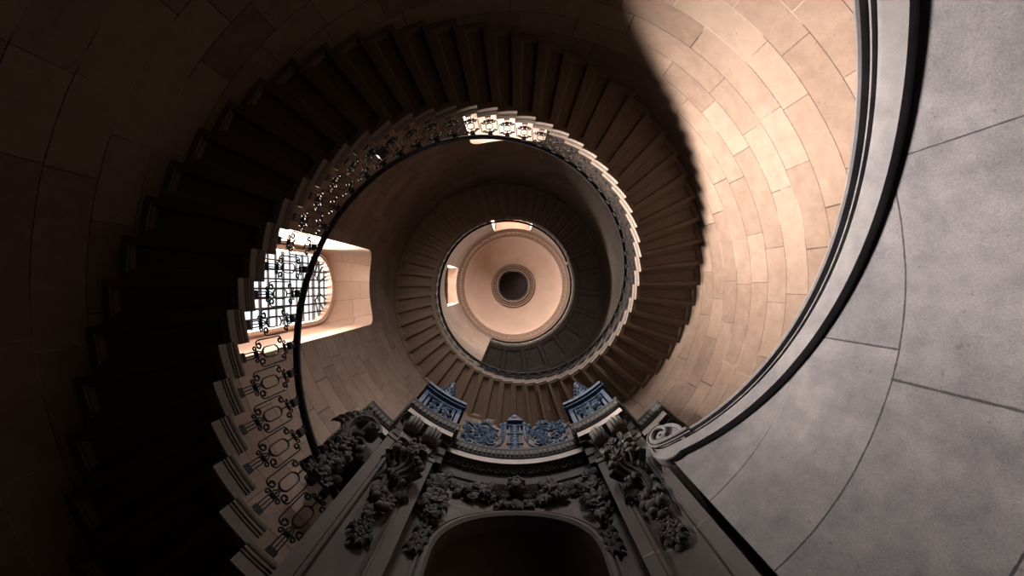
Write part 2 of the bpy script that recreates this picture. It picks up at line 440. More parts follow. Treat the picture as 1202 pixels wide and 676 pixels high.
# ------------------------------------------------------------------ wrought iron balustrade
def baluster_mesh(L):
    mb = MB(); b = .0055
    k = L / .945
    def T(pts, r=b, sides=5, closed=False): mb.tube([(x, 0, y * k) for x, y in pts], r, sides, closed, side=(0, 1, 0))
    def B(x0, x1, y0, y1, d=.016): mb.box((x0, -d, y0 * k), (x1, d, y1 * k))
    B(-.042, .042, 0, .05, .020); B(-.036, .036, .055, .068, .015)
    for x in (-.028, 0, .028): T([(x, .05), (x, .235)])
    for s in (-1, 1):
        T([(s * .028, .20)] + [(s * x, y) for x, y in spiral(.052, .235, .030, .008, PI, -1.15, 12)], .0068)
        T([(s * .014, .235), (s * .03, .275), (s * .012, .32), (0, .345)], .006)
    B(-.022, .022, .236, .252)
    T([(0, .24), (0, .35)], .0075)
    ring = [(0, .345), (.026, .355), (.047, .385), (.050, .42), (.050, .53), (.047, .565), (.026, .595), (0, .605), (-.026, .595), (-.047, .565), (-.050, .53), (-.050, .42), (-.047, .385), (-.026, .355)]
    mb.tube([(x, 0, y * k) for x, y in ring], [.010, .009, .007, .006, .0055, .006, .007, .008, .007, .006, .0055, .006, .007, .009], 5, True, side=(0, 1, 0))
    T([(0, .60), (0, .70)], .0075)
    for s in (-1, 1):
        curl_lo = [(.078 + (.010 + .036 * q / 16) * cos(2.35 * PI * (q / 16 - 1)), .318 + (.010 + .036 * q / 16) * sin(2.35 * PI * (q / 16 - 1))) for q in range(17)]
        curl_up = [(.084 + (.010 + .030 * q / 16) * cos(-2.35 * PI * (q / 16 - 1)), .665 + (.010 + .030 * q / 16) * sin(-2.35 * PI * (q / 16 - 1))) for q in range(17)]
        path = curl_lo + [(.124, .37), (.124, .5), (.124, .62)] + curl_up[::-1]
        n = len(path)
        rr = [.0115 if i < 4 or i > n - 5 else .0085 if i < 12 or i > n - 13 else .0064 for i in range(n)]
        mb.tube([(s * x, 0, y * k) for x, y in path], rr, 5, side=(0, 1, 0))
        T([(s * .02, .80)] + [(s * x, y) for x, y in spiral(.047, .735, .030, .008, PI, 1.1, 12)], .0064)
        T([(s * .022, .72), (s * .022, .945)])
        T([(0, .69), (s * .022, .74)], .006)
    B(-.03, .03, .712, .724, .013)
    B(-.038, .038, .80, .845, .018); B(-.032, .032, .79, .797, .014); B(-.032, .032, .85, .857, .014)
    B(-.012, .012, .845, .9, .01)
    for s in (-1, 1): mb.ell((s * .036, 0, .91 * k), (.012, .012, .012), None, 6, 4)
    return mb
def rail_h(th): return HR0 + 8.23 * min(th, THL + 3) / 360
bal = thing('balustrade', 'black wrought iron balustrade with scrolled lyre panels following the stair', 'balustrade')
proto = baluster_mesh(.775).build('baluster', M['iron'], bal, smooth=True, angle=50)
first = True
for k in range(KS, KE + 1):
    th = .4 + STEP * (k - .5)
    o = proto if first else proto.copy()
    if not first: C.objects.link(o)
    first = False
    o.location = Vector((RR * cos(rad(th)), RR * sin(rad(th)), H0 + 8.4 * (th + STEP / 2) / 360 + .183 + CZ)); o.rotation_euler = (0, 0, rad(th + 90)); o.parent = bal
    o.scale.z = (rail_h(th) - .022 - (o.location.z - CZ)) / .775
mb = MB()
rp = [(-.034, -.012), (-.026, -.018), (-.024, -.026), (.024, -.026), (.026, -.018), (.034, -.012), (.036, .004), (.030, .018), (.014, .026), (-.014, .026), (-.030, .018), (-.036, .004)]
rp = [(-.036, 0), (-.034, -.016), (-.026, -.018), (-.022, -.026), (-.010, -.026), (-.008, -.020), (.008, -.020), (.010, -.026), (.022, -.026), (.026, -.018), (.034, -.016), (.036, 0), (.030, .018), (.014, .027), (-.014, .027), (-.030, .018)]
rows = []
t = .4 + STEP * (KS - 1)
while t <= THL + 3:
    rows.append([P(RR + r, t, rail_h(t) + h) for r, h in rp]); t += STEP / 4
mb.loft(rows, True, True, True)
mb.build('handrail', M['iron'], bal, smooth=True, angle=50)

lb = thing('balustrade', 'short black iron balustrade along the edge of the top landing', 'balustrade')
pl2 = None
nb = 20
for k in range(nb):
    th = THL + 5.5 + (lt1 - THL - 7.5) * k / (nb - 1)
    if pl2 is None:
        o = pl2 = baluster_mesh(.74).build('baluster', M['iron'], lb, smooth=True, angle=50)
    else:
        o = pl2.copy(); C.objects.link(o)
    o.location = Vector((RR * cos(rad(th)), RR * sin(rad(th)), HL + .243 + CZ)); o.rotation_euler = (0, 0, rad(th + 90)); o.parent = lb
mb = MB()
hh = HL + .243 + .74 + .02
mb.loft([[P(RR + r, a, hh + h) for r, h in rp] for a in [THL + 4.2 + (lt1 - THL - 4.9) * i / 60 for i in range(61)]], True, True, True)
mb.build('handrail', M['iron'], lb, smooth=True, angle=50)

# small spotlight clamped to the balustrade
def at_px(x, y, R):
    """angle round the well for a direction read off the photograph"""
    return deg(math.atan2(y - 336, x - 602))
th = at_px(436, 175, RR); lh = rail_h(th) - .62
lp = thing('spotlight', 'small black drum spotlight clamped to the balustrade', 'lamp', P(RR - .06, th, lh))
mloc = Matrix.Rotation(rad(th + 90), 4, 'Z')
mb = MB().at(mloc)
rows = []
for r, y in ((.0, -.07), (.05, -.07), (.062, -.06), (.062, .05), (.07, .06), (.07, .085), (.058, .085), (.052, .05), (0, .05)):
    rows.append([(y * .9, r * cos(2 * PI * q / 16) + .03, r * sin(2 * PI * q / 16)) for q in range(16)])
mb.loft(rows, True); mb.build('lamp_housing', M['lamp'], lp, smooth=True)
mb = MB().at(mloc); mb.tube([(0, .03, .06), (0, 0, .11), (0, -.045, .12)], .012, 6); mb.box((-.02, -.06, .1), (.02, -.035, .16)); mb.build('clamp', M['lamp'], lp)

# ------------------------------------------------------------------ ramp wall of the lower flight with its moulded coping
PR = 8.13
T0, T1 = -115.0, 48.7
mb = MB()
rows = []
for i in range(81):
    t = T0 + (T1 - T0) * i / 80
    hb = 2.60 + PR * min(t, 46.0) / 360
    rows.append([P(2.224, t, -CZ), P(2.224, t, hb), P(2.47, t, hb), P(2.47, t, -CZ)])
mb.loft(rows, True, True, True)
rw = mb.build('wall_inner', M['ramp'])
tag(rw, 'curved wall of big grey stone blocks under the lower flight', 'wall', kind='structure')
mb = MB()
cp = [(2.47, 2.86), (2.178, 2.86), (2.165, 2.853), (2.161, 2.838), (2.168, 2.822), (2.200, 2.812), (2.204, 2.795), (2.184, 2.787), (2.182, 2.774), (2.202, 2.768), (2.204, 2.748), (2.178, 2.738), (2.168, 2.722), (2.165, 2.700), (2.165, 2.572), (2.47, 2.565)]
sweep(mb, cp, T0, 45.9, 120, pitch=PR)
# scrolled end: an upright oval plate with the rolled mouldings curling up and back on its face
sc_t, sc_h = 46.5, 3.90
def scr(ang, a, b, R, dh=0.0):
    return P(R, sc_t + deg(a * cos(ang) / 2.165), sc_h + dh + b * sin(ang))
rows = []
for R, f in ((2.256, 1.0), (2.182, 1.0), (2.172, .975), (2.172, .80), (2.19, .78)):
    rows.append([scr(2 * PI * q / 44, .205 * f, .29 * f, R) for q in range(44)])
mb.loft(rows, True, True, True)
co = mb.build('coping', M['coping'], rw, smooth=True, angle=30)
mb = MB()
for dh0, rr, a0, b0, turns, shrink in ((2.838, .026, .115, .14, 1.05, .50), (2.779, .012, .16, .19, .5, .10)):
    tj = sc_t + deg(a0 * cos(rad(-59)) / 2.165)
    lead = [P(2.160, t, dh0 + PR * t / 360) for t in [40.5 + (tj - 41.1) * q / 7 for q in range(8)]]
    dh = dh0 + PR * tj / 360 + b0 * .857 - sc_h
    pth, rad_ = [], []
    n = 54
    for i in range(n + 1):
        f = i / n; ang = rad(-59) + f * 2 * PI * turns
        k_ = 1 - shrink * f
        pth.append(scr(ang, a0 * k_, b0 * k_, 2.158, dh)); rad_.append(rr * (1 - .3 * f))
    mb.tube(lead + pth, [rr * .9] * len(lead) + rad_, 8)
for k in range(7):
    a = rad(20 + k * 46)
    mb.ell(scr(a, .035, .05, 2.168, .10), (.026, .026, .03), None, 7, 5)
mb.build('scroll', M['coping'], rw, smooth=True)

# ------------------------------------------------------------------ portal: concave doorcase with piers, entablature, niche and carving
portal = thing('portal', 'carved stone doorcase with arched niche, two piers and curved entablature', 'doorcase', P(2.3, 90, -CZ))
def child(mb, name, mat, parent=None, **kw):
    p = parent or portal
    o = mb.build(name, mat, None, **kw)
    o.parent = p
    bpy.context.view_layer.update()
    o.matrix_parent_inverse = p.matrix_world.inverted()
    return o

HC = 5.30
def plan(segs, step=1.5):
    """plan of the entablature's front edge, seen from above, by angle from the portal's axis"""
    pts = []
    for kind, *a in segs:
        if kind == 'arc':
            R, p0, p1 = a; n = max(2, int(abs(p1 - p0) / step))
            pts += [(R, p0 + (p1 - p0) * i / n) for i in range(n + 1)]
    out = []
    for R, p in pts:
        t = rad(90 - p); v = Vector((R * cos(t), R * sin(t), 0))
        if not out or (v - out[-1]).length > 1e-5: out.append(v)
    return out
path = plan([('arc', 3.3, -50.4, -50.4), ('arc', 2.477, -50.4, -41.5), ('arc', 2.05, -41.5, -20.9), ('arc', 2.235, -20.9, 20.9), ('arc', 2.05, 20.9, 41.5), ('arc', 2.477, 41.5, 50.4), ('arc', 3.3, 50.4, 50.4)])
path[0:0] = []
prof = [(.0, 0), (-.004, -.018), (0, -.034), (.012, -.05), (.034, -.12), (.044, -.185), (.062, -.195), (.06, -.21), (.056, -.218), (.056, -.348), (.09, -.352), (.11, -.36), (.19, -.385), (.205, -.40), (.205, -.57), (.23, -.58), (.25, -.62), (.25, -.70)]
def offset(path, o):
    res = []
    for i, p in enumerate(path):
        a = path[i - 1] if i > 0 else None; b = path[i + 1] if i < len(path) - 1 else None
        ns = []
        for q, r in ((a, p), (p, b)):
            if q is None or r is None: continue
            d = (r - q).normalized(); ns.append(Vector((-d.y, d.x, 0)))
        n = ns[0] if len(ns) == 1 else (ns[0] + ns[1])
        if len(ns) == 2:
            n.normalize(); n = n / max(.35, n.dot(ns[0]))
        res.append(p + n * o)
    return res
# travelling with phi growing (theta falling), the stone lies on the left of the path away from the axis
rows = []
for o, dh in prof:
    q = offset(path, o)
    if o == 0 and dh == 0:
        back = [p.normalized() * 3.3 for p in path]
        rows.append([v + Vector((0, 0, HC + CZ - .0)) for v in back])
    rows.append([v + Vector((0, 0, HC + dh + CZ)) for v in q])
rows.append([p.normalized() * 3.3 + Vector((0, 0, HC - .70 + CZ)) for p in path])
mb = MB(); mb.loft(rows, False)
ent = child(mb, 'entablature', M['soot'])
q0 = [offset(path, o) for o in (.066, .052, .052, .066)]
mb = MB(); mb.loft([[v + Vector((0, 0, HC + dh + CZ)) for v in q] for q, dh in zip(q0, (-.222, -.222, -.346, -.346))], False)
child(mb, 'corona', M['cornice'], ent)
# carved band along the cornice: a row of leaves with beads between, each leaf leaning over the hollow
mb = MB()
def along(path, o, spacing):
    q = offset(path, o); res = []; acc = spacing / 2
    for a, b in zip(q, q[1:]):
        L = (b - a).length
        while acc < L:
            d = (b - a) / L; res.append((a + d * acc, d)); acc += spacing
        acc -= L
    return res
for i, (p, d) in enumerate(along(path, .018, .062)):
    n = Vector((d.y, -d.x, 0)); rot = Matrix((d, Vector((0, 0, 1)), n)).transposed()
    z = HC + CZ - .115
    mb.ell(p + Vector((0, 0, z)), (.024, .066, .012), rot, 6, 5)
    mb.ell(p + d * .031 + Vector((0, 0, z - .045)), (.010, .024, .010), rot, 5, 4)
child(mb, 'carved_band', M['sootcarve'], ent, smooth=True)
mb = MB()
for i, (p, d) in enumerate(along(path, .135, .105)):
    n = Vector((d.y, -d.x, -1.4)).normalized(); rot = Matrix((d, n.cross(d), n)).transposed()
    c = p + Vector((0, 0, HC + CZ - .36))
    if i % 2 == 0:
        mb.tube([c + rot @ Vector((.042 * cos(a), .036 * sin(a), .006)) for a in [2 * PI * q / 12 for q in range(12)]], .010, 5, True)
        mb.ell(c, (.016, .016, .016), rot, 6, 4)
    else:
        for s in (-1, 1): mb.tube([c + rot @ Vector((-.032, -.028 * s, .004)), c + rot @ Vector((.032, .028 * s, .004))], .009, 5)
child(mb, 'guilloche_band', M['soot'], ent, smooth=True)

def polar_box(mb, p0, p1, Rf, Rb, h0, h1, panel=None, n=6):
    """block between two angles from the portal's axis, front at Rf, with a sunk panel on its face"""
    G = lambda p, R, h: P(R, 90 - p, h)
    F = lambda s, t, d: G(p0 + (p1 - p0) * s, Rf + d, h0 + (h1 - h0) * t)
    if panel:
        recessed(mb, F, panel, n)
    else:
        recessed(mb, F, [(0, 0, 0), (.02, .002, 0)], n)
    fr = [F(k / n, 0, 0) for k in range(n + 1)] + [F(1 - k / n, 1, 0) for k in range(n + 1)]
    bk = [G(p0 + (p1 - p0) * k / n, Rb, h0) for k in range(n + 1)] + [G(p1 + (p0 - p1) * k / n, Rb, h1) for k in range(n + 1)]
    mb.loft([fr, bk], True); m2 = len(bk)
    mb.add(bk, [(k, k + 1, m2 - 2 - k, m2 - 1 - k) for k in range(n)])
piers = {}
for s in (-1, 1):
    mb = MB()
    pn = [(0, 0, 0), (.17, .035, 0), (.185, .037, .014), (.21, .039, .014), (.235, .042, -.004), (.255, .045, .02), (.275, .047, .04)]
    a, b = (24.4, 39.4) if s > 0 else (-39.9, -24.6)
    polar_box(mb, a, b, 2.285, 2.368, -CZ, 4.72, pn)
    # moulded base and necking
    polar_box(mb, a - .6, b + .6, 2.262, 2.366, -CZ, -CZ + .35)
    polar_box(mb, a - .3, b + .3, 2.27, 2.36, 4.50, 4.58)
    piers[s] = child(mb, 'pier', M['pier'])
    mb = MB()
    # bed mould carrying the entablature over the pier
    polar_box(mb, a + .4, b - .4, 2.262, 2.42, 4.60, 4.94)
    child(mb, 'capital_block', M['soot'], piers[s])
# corbel under the wing of the entablature
mb = MB(); polar_box(mb, -42.8, -39.95, 2.47, 2.62, 4.12, 4.70)
child(mb, 'corbel', M['carved'])
# return behind the pier, beside the ramp wall
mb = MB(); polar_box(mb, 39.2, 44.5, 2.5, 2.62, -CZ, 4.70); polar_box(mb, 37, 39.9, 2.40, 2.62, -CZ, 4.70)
child(mb, 'return_wall', M['dark'])

# concave wall with the arched niche
Rn = 2.50; aw = .77; ah = 3.37
mb = MB()
pmax = 24.5
arch = [(-aw, -CZ), (-aw, 1.2)] + [(-aw * cos(a), ah + aw * sin(a)) for a in [PI * k / 24 for k in range(25)]] + [(aw, 1.2), (aw, -CZ)]
N = lambda x, h, R=Rn: P(R, 90 - deg(x / Rn), h)
xm = rad(pmax) * Rn
outer = [(-xm, -CZ), (-xm, 1.2)]
for k in range(25):
    a = PI * k / 24
    c, s_ = -cos(a), sin(a)
    # project on the rectangle above the springing
    m = max(abs(c) / xm, s_ / (4.75 - ah))
    outer.append((c / m, ah + s_ / m))
outer += [(xm, 1.2), (xm, -CZ)]
sub = []
for f in (0, .34, .67, 1):
    sub.append([N(o[0] + (a[0] - o[0]) * f, o[1] + (a[1] - o[1]) * f) for o, a in zip(outer, arch)])
mb.loft(sub, False)
# square off the two upper corners left by the fan
for s in (-1, 1):
    ks = [i for i in range(2, 27) if outer[i][0] * s > 0]
    mb.add([N(s * xm, 4.75)] + [N(*outer[i]) for i in ks], [(0, k, k + 1) for k in range(1, len(ks))])
child(mb, 'niche_wall', M['pier'])
mb = MB()
ring = lambda g, R: [N(x * (1 + g / aw) if h > ah - 1e-6 else x + math.copysign(g, x), h if h <= ah + 1e-6 else ah + (h - ah) * (1 + g / aw), R) for x, h in arch]
mb.loft([ring(.115, Rn + .0), ring(.115, Rn - .03), ring(.095, Rn - .04), ring(.08, Rn - .02), ring(.065, Rn - .05), ring(.03, Rn - .065), ring(.0, Rn - .04), ring(-.01, Rn + .02), ring(-.01, Rn + .12)], False)
child(mb, 'niche_moulding', M['pier'], smooth=True, angle=35)
mb = MB()
depth = .62
rows = []
for i in range(9):
    q = PI / 2 * i / 8
    rows.append([N(x * cos(q) * 1.0, h if h <= ah else ah + (h - ah) * cos(q), Rn + .08 + depth * sin(q)) for x, h in arch])
mb.loft(rows, False)
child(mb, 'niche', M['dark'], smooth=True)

# --- carving helpers (local x along the face, y up, z out)
def flower(mb, c, r, n=7, core=True, tilt=.55):
    c = Vector(c); a0 = random.random() * 6
    for i in range(n):
        a = a0 + 2 * PI * i / n
        rot = Matrix.Rotation(a, 3, 'Z') @ Matrix.Rotation(-tilt, 3, 'Y')
        mb.ell(c + Vector((cos(a) * r * .58, sin(a) * r * .58, r * .12)), (r * .46, r * .30, r * .16), rot, 7, 5)
    if core: mb.ell(c + Vector((0, 0, r * .2)), (r * .28, r * .28, r * .24), None, 7, 5)
def fruit(mb, c, r):
    rot = Matrix.Rotation(random.random() * 6, 3, 'Z') @ Matrix.Rotation(random.uniform(-.5, .5), 3, 'X')
    mb.ell(c, (r, r * random.uniform(.85, 1.25), r * .95), rot, 8, 6)
def leaf(mb, c, L, w, a, lift=.5, curl=.6):
    """a veined leaf springing from c in direction a, arching off the face"""
    c = Vector(c); d = Vector((cos(a), sin(a), 0)); sd = Vector((-sin(a), cos(a), 0)); rows = []
    for i in range(7):
        f = i / 6
        ww = w * sin(PI * min(1, f * .93 + .07)) ** .8 + w * .04
        z = L * lift * sin(f * PI * .75) - L * curl * f ** 3 * .4
        p = c + d * L * f + Vector((0, 0, z))
        sc = ww * (1 + .18 * (-1) ** i)
        rows.append([p - sd * sc + Vector((0, 0, -.012)), p - sd * sc * .5 + Vector((0, 0, .012)), p + Vector((0, 0, -.002)), p + sd * sc * .5 + Vector((0, 0, .012)), p + sd * sc + Vector((0, 0, -.012)), p + Vector((0, 0, -.03))])
    mb.loft(rows, True, True, True)
def volute(mb, cx, cy, z0, z1, r, a0, turns, thick, sgn=1, n=30):
    """rolled scroll: a spiral band standing from z0 to z1"""
    rows = []
    for i in range(n + 1):
        f = i / n; a = a0 + sgn * 2 * PI * turns * f; rr = r * (1 - .8 * f)
        t = thick * (1 - .4 * f)
        ci, si = cos(a), sin(a)
        rows.append([(cx + (rr) * ci, cy + rr * si, z0), (cx + rr * ci, cy + rr * si, z1 - t * .4), (cx + (rr - t * .35) * ci, cy + (rr - t * .35) * si, z1), (cx + (rr - t) * ci, cy + (rr - t) * si, z1 - t * .4), (cx + (rr - t) * ci, cy + (rr - t) * si, z0)])
    mb.loft(rows, True, True, True)
def ribbed_horn(mb, pathp, radii, ribs=9, depth=.16, n=36, open_end=True):
    pathp = [Vector(p) for p in pathp]; rows = []; up = Vector((0, 0, 1))
    for i, p in enumerate(pathp):
        a = pathp[max(0, i - 1)]; b = pathp[min(len(pathp) - 1, i + 1)]
        t = (b - a).normalized(); u = (up - t * t.dot(up)).normalized(); w = t.cross(u)
        rows.append([p + (u * cos(2 * PI * k / n) + w * sin(2 * PI * k / n)) * radii[i] * (1 + depth * abs(sin(ribs * PI * k / n)) - depth * .5) for k in range(n)])
    if open_end:      # turn the lip in so the mouth reads hollow
        p = pathp[-1]; t = (pathp[-1] - pathp[-2]).normalized()
        rows.append([p + (v - p) * .82 - t * radii[-1] * .1 for v in rows[-1]])
        rows.append([p - t * radii[-1] * .9 + (v - p) * .5 for v in rows[-2]])
    mb.loft(rows, True, True, True)

# --- consoles and drops on the piers
for s in (-1, 1):
    phc = 32.0 * s
    mb = MB()
    # paired acanthus scrolls under the cornice
    for q in (-1, 1):
        ph = phc + q * 3.4 * 1.0
        mb.at(frame(ph, 2.262, 4.61))
        # a rolled acanthus leaf: spiral section, fluted across its width, with a tongue hanging below
        sp_ = [(.20 + (.115 - .085 * t_ / 22) * sin(PI + 2 * PI * 1.45 * t_ / 22 - PI * .5), .125 + (.115 - .085 * t_ / 22) * -cos(PI + 2 * PI * 1.45 * t_ / 22 - PI * .5)) for t_ in range(23)]
        outer_ = [(.315, .0)] + [(.20 + .115 * sin(a), .115 + .115 * cos(a)) for a in [PI / 2 - PI * 1.25 * t_ / 14 for t_ in range(15)]]
        outer_ += [(.02, .045), (-.06, .05), (-.14, .075), (-.20, .12), (-.23, .13), (-.22, .09), (-.15, .02), (-.05, -.01), (.1, -.01), (.3, -.01)]
        rows = []; nW = 25
        for k in range(nW):
            x = -1 + 2 * k / (nW - 1)
            sc_ = (1 - .16 * x * x) * (1 + .05 * cos(x * PI * 3.5))
            rows.append([(x * .085 * (1 if y > .05 else .55 + .45 * max(0, (y + .25) / .3)), .1 + (y - .1) * (1 - .05 * x * x), z * sc_) for y, z in outer_])
        mb.loft(rows, True, True, True)
        for e_ in (-1, 1): mb.tube([(e_ * .083, y, z) for y, z in [(.20 + (.095 - .075 * t_ / 20) * sin(1.2 - 2 * PI * 1.6 * t_ / 20), .105 + (.095 - .075 * t_ / 20) * cos(1.2 - 2 * PI * 1.6 * t_ / 20)) for t_ in range(21)]], .012, 5)
    for q in range(6):      # small leaves under the cornice between the scrolls
        mb.at(frame(phc - 6 + 2.4 * q, 2.27, 4.86)); leaf(mb, (0, 0, .02), .13, .035, PI / 2 + random.uniform(-.3, .3), .55, .8)
    child(mb, 'console', M['console'], piers[s], smooth=True, angle=45)
    # drop of shells, fruit and flowers on the sunk panel
    mb = MB()
    pan = 31.8 * s
    def at(dx, y, z=0): return frame(pan + deg(dx / 2.3), 2.31, y).copy()
    for i in range(26):
        mb.at(at(random.uniform(-.13, .13), random.uniform(4.22, 4.62)))
        z = random.uniform(.02, .13)
        if i % 3 == 0: flower(mb, (0, 0, z), random.uniform(.05, .075), 6)
        elif i % 3 == 1: fruit(mb, (0, 0, z), random.uniform(.028, .045))
        else: leaf(mb, (0, 0, z), random.uniform(.10, .15), .035, random.uniform(0, 6.3), .3, .5)
    # two ribbed cornucopias crossing, mouths up and out
    for q in (-1, 1):
        mb.at(at(0, 3.98 + (.06 if q * s > 0 else -.03)))
        pth = [(q * -.02, -.42, .03), (q * -.05, -.33, .05), (q * -.045, -.24, .07), (q * -.01, -.15, .085), (q * .045, -.08, .105), (q * .09, -.03, .145), (q * .115, .0, .20)]
        ribbed_horn(mb, pth, [.012, .032, .052, .07, .085, .095, .115], 9, .38, 54)
        for i in range(7):
            c_ = (q * .12 + random.uniform(-.06, .06), .01 + random.uniform(-.05, .07), .20 + random.uniform(-.03, .04))
            fruit(mb, c_, random.uniform(.028, .042))
        for i in range(5): leaf(mb, (q * .08, -.02 - .05 * i, .09), .15, .04, random.uniform(0, 6.3), .55, .7)
    for i in range(12):
        mb.at(at(random.uniform(-.09, .09), random.uniform(3.55, 3.95)))
        leaf(mb, (0, 0, .03), random.uniform(.12, .18), .045, random.uniform(PI, 2 * PI), .45, .7)
    n = 0
    for i in range(16):
        f = i / 15; yy = 3.58 - .36 * f
        mb.at(at(random.uniform(-.10, .10) * (1 - .4 * f), yy))
        (fruit(mb, (0, 0, random.uniform(.02, .09)), random.uniform(.035, .055)) if i % 2 else flower(mb, (0, 0, .04), random.uniform(.05, .08), 6))
    for x, y in ((.0, 3.16), (-.05, 3.08), (.045, 3.05), (0, 2.98)):
        mb.at(at(x, y)); flower(mb, (0, 0, .03), .055, 5)
        for q in range(3): leaf(mb, (0, 0, .015), .10, .03, -PI / 2 + (q - 1) * .7, .3, .4)
    mb.at(at(0, 3.2)); mb.tube([(0, .1, .02), (.01, 0, .03), (-.01, -.1, .025), (0, -.24, .02)], .010, 6)
    child(mb, 'fruit_drop', M['carved'], piers[s], smooth=True, angle=50)
    # scrolled bracket with flowers at the outer side of the pier
    if s > 0: continue
    mb = MB(); ph = 44.4 * s
    mb.at(frame(ph, 2.30, 4.30))
    volute(mb, 0, 0, -.05, .10, .125, rad(80), 1.6, .038, -1, 40)
    volute(mb, -.01, -.40, -.05, .10, .17, rad(95), 1.3, .045, 1, 40)
    pth = [(.10, .11, .02), (.0, .155, .03), (-.11, .12, .04), (-.19, .02, .045), (-.235, -.14, .045), (-.22, -.30, .04), (-.15, -.42, .03)]
    ribbed_horn(mb, pth, [.025, .045, .055, .055, .05, .045, .02], 7, .3, 36, False)
    for q in range(6): leaf(mb, (-.10 - .03 * q, .10 - .09 * q, .07), .13, .035, rad(130 + 18 * q), .3, .6)
    for i in range(34):
        f = i / 33
        xx = random.uniform(-.13, .09) * (1 - .3 * f) - .03; yy = -.50 - .72 * f + random.uniform(-.04, .04)
        z = random.uniform(.03, .11)
        if i % 3 == 0: flower(mb, (xx, yy, z), random.uniform(.055, .08), 6)
        elif i % 3 == 1: fruit(mb, (xx, yy, z), random.uniform(.035, .055))
        else: leaf(mb, (xx, yy, z), random.uniform(.08, .13), .04, random.uniform(0, 6.3), .35, .5)
    child(mb, 'side_scroll', M['carved'], piers[s], smooth=True, angle=50)

# --- swags round the niche
mb = MB()
def cluster(cx, cy, r, k):
    for i in range(k):
        a, q = random.uniform(0, 6.3), random.random() ** .6
        x, y = cx + r * q * cos(a), cy + r * .85 * q * sin(a)
        mb.at(frame(deg(x / 2.5), 2.485, y))
        z = .03 + .09 * (1 - q)
        t = random.random()
        if t < .35: flower(mb, (0, 0, z), random.uniform(.05, .085), 6)
        elif t < .65: fruit(mb, (0, 0, z), random.uniform(.03, .055))
        else: leaf(mb, (0, 0, z), random.uniform(.10, .17), .045, a, .4, .6)
for s in (-1, 1):
    cluster(.44 * s, 4.50, .16, 22)
    for x, y in ((.27, 4.50), (.58, 4.53), (.66, 4.52), (.2, 4.45), (.33, 4.46), (.63, 4.47)):
        mb.at(frame(deg(x * s / 2.5), 2.487, y))
        for q in range(3): leaf(mb, (0, 0, .015), random.uniform(.12, .17), .04, random.uniform(0, 6.3), .3, .5)
for q in range(11):
    mb.at(frame(deg((-.17 + .034 * q) / 2.5), 2.487, 4.36 + random.uniform(-.03, .04))); leaf(mb, (0, 0, .02), random.uniform(.10, .17), .04, random.uniform(PI, 2 * PI), .35, .5)
child(mb, 'garland', M['carved'], smooth=True, angle=50)
for s in (-1, 1):
    mb = MB(); x0 = (.885 if s > 0 else .90) * s
    def cl(cx, cy, r, k): cluster(cx, cy, r, k)
    cluster(x0, 4.50, .15, 16); cluster(x0 + .02 * s, 4.28, .15, 18); cluster(x0 + .02 * s, 4.02, .14, 14); cluster(x0, 3.80, .10, 8)
    mb.at(frame(deg(x0 / 2.5), 2.485, 4.08)); flower(mb, (0, 0, .09), .13, 7)
    for yy, r in ((3.66, .07), (3.52, .06), (3.42, .045)):
        mb.at(frame(deg((x0 + random.uniform(-.02, .02)) / 2.5), 2.485, yy)); flower(mb, (0, 0, .03), r, 6)
        for q in range(4): leaf(mb, (0, 0, .015), .12, .035, -PI / 2 + (q - 1.5) * .6, .3, .4)
    child(mb, 'flower_drop', M['carved'], smooth=True, angle=50)
# cherub's head with wings in the middle
mb = MB().at(frame(.2, 2.44, 4.585))
mb.ell((0, 0, .05), (.083, .105, .085), None, 16, 12)
mb.ell((0, -.045, .09), (.055, .05, .05), None, 12, 8)
for q in (-1, 1):
    mb.ell((q * .04, -.02, .105), (.03, .028, .028), None, 10, 8)
    mb.ell((q * .030, .022, .122), (.016, .009, .010), None, 8, 6)
    mb.ell((q * .032, .040, .120), (.024, .008, .014), None, 8, 6)
    mb.ell((q * .085, -.005, .04), (.014, .026, .02), None, 8, 6)
mb.ell((0, 0, .135), (.013, .03, .018), None, 8, 6); mb.ell((0, -.014, .142), (.017, .012, .014), None, 8, 6)
mb.ell((0, -.038, .130), (.024, .007, .012), None, 8, 6); mb.ell((0, -.050, .128), (.019, .008, .012), None, 8, 6); mb.ell((0, -.078, .108), (.022, .018, .018), None, 8, 6)
ch = child(mb, 'cherub_head', M['carved'], smooth=True, angle=60)
mb = MB().at(frame(.2, 2.44, 4.585))
for i in range(34):
    a = random.uniform(.05, PI - .05); b = random.uniform(-.5, 1.0)
    mb.ell((.088 * cos(a), .035 + .078 * sin(a), .05 + .06 * b), (.026, .022, .024), None, 7, 5)
child(mb, 'curly_hair', M['carved'], ch, smooth=True, angle=60)
for s in (-1, 1):
    mb = MB().at(frame(.2, 2.46, 4.56))
    for row, (n, L0, w) in enumerate(((6, .26, .030), (5, .19, .026), (4, .12, .022))):
        for i in range(n):
            a = rad(28 - 15 * i); a = a if s > 0 else PI - a
            leaf(mb, (s * .075, .015 - .012 * i, .02 + .018 * row), L0 * (1 - .07 * i), w, a, .18, .25)
    child(mb, 'wing', M['carved'], ch, smooth=True, angle=50)

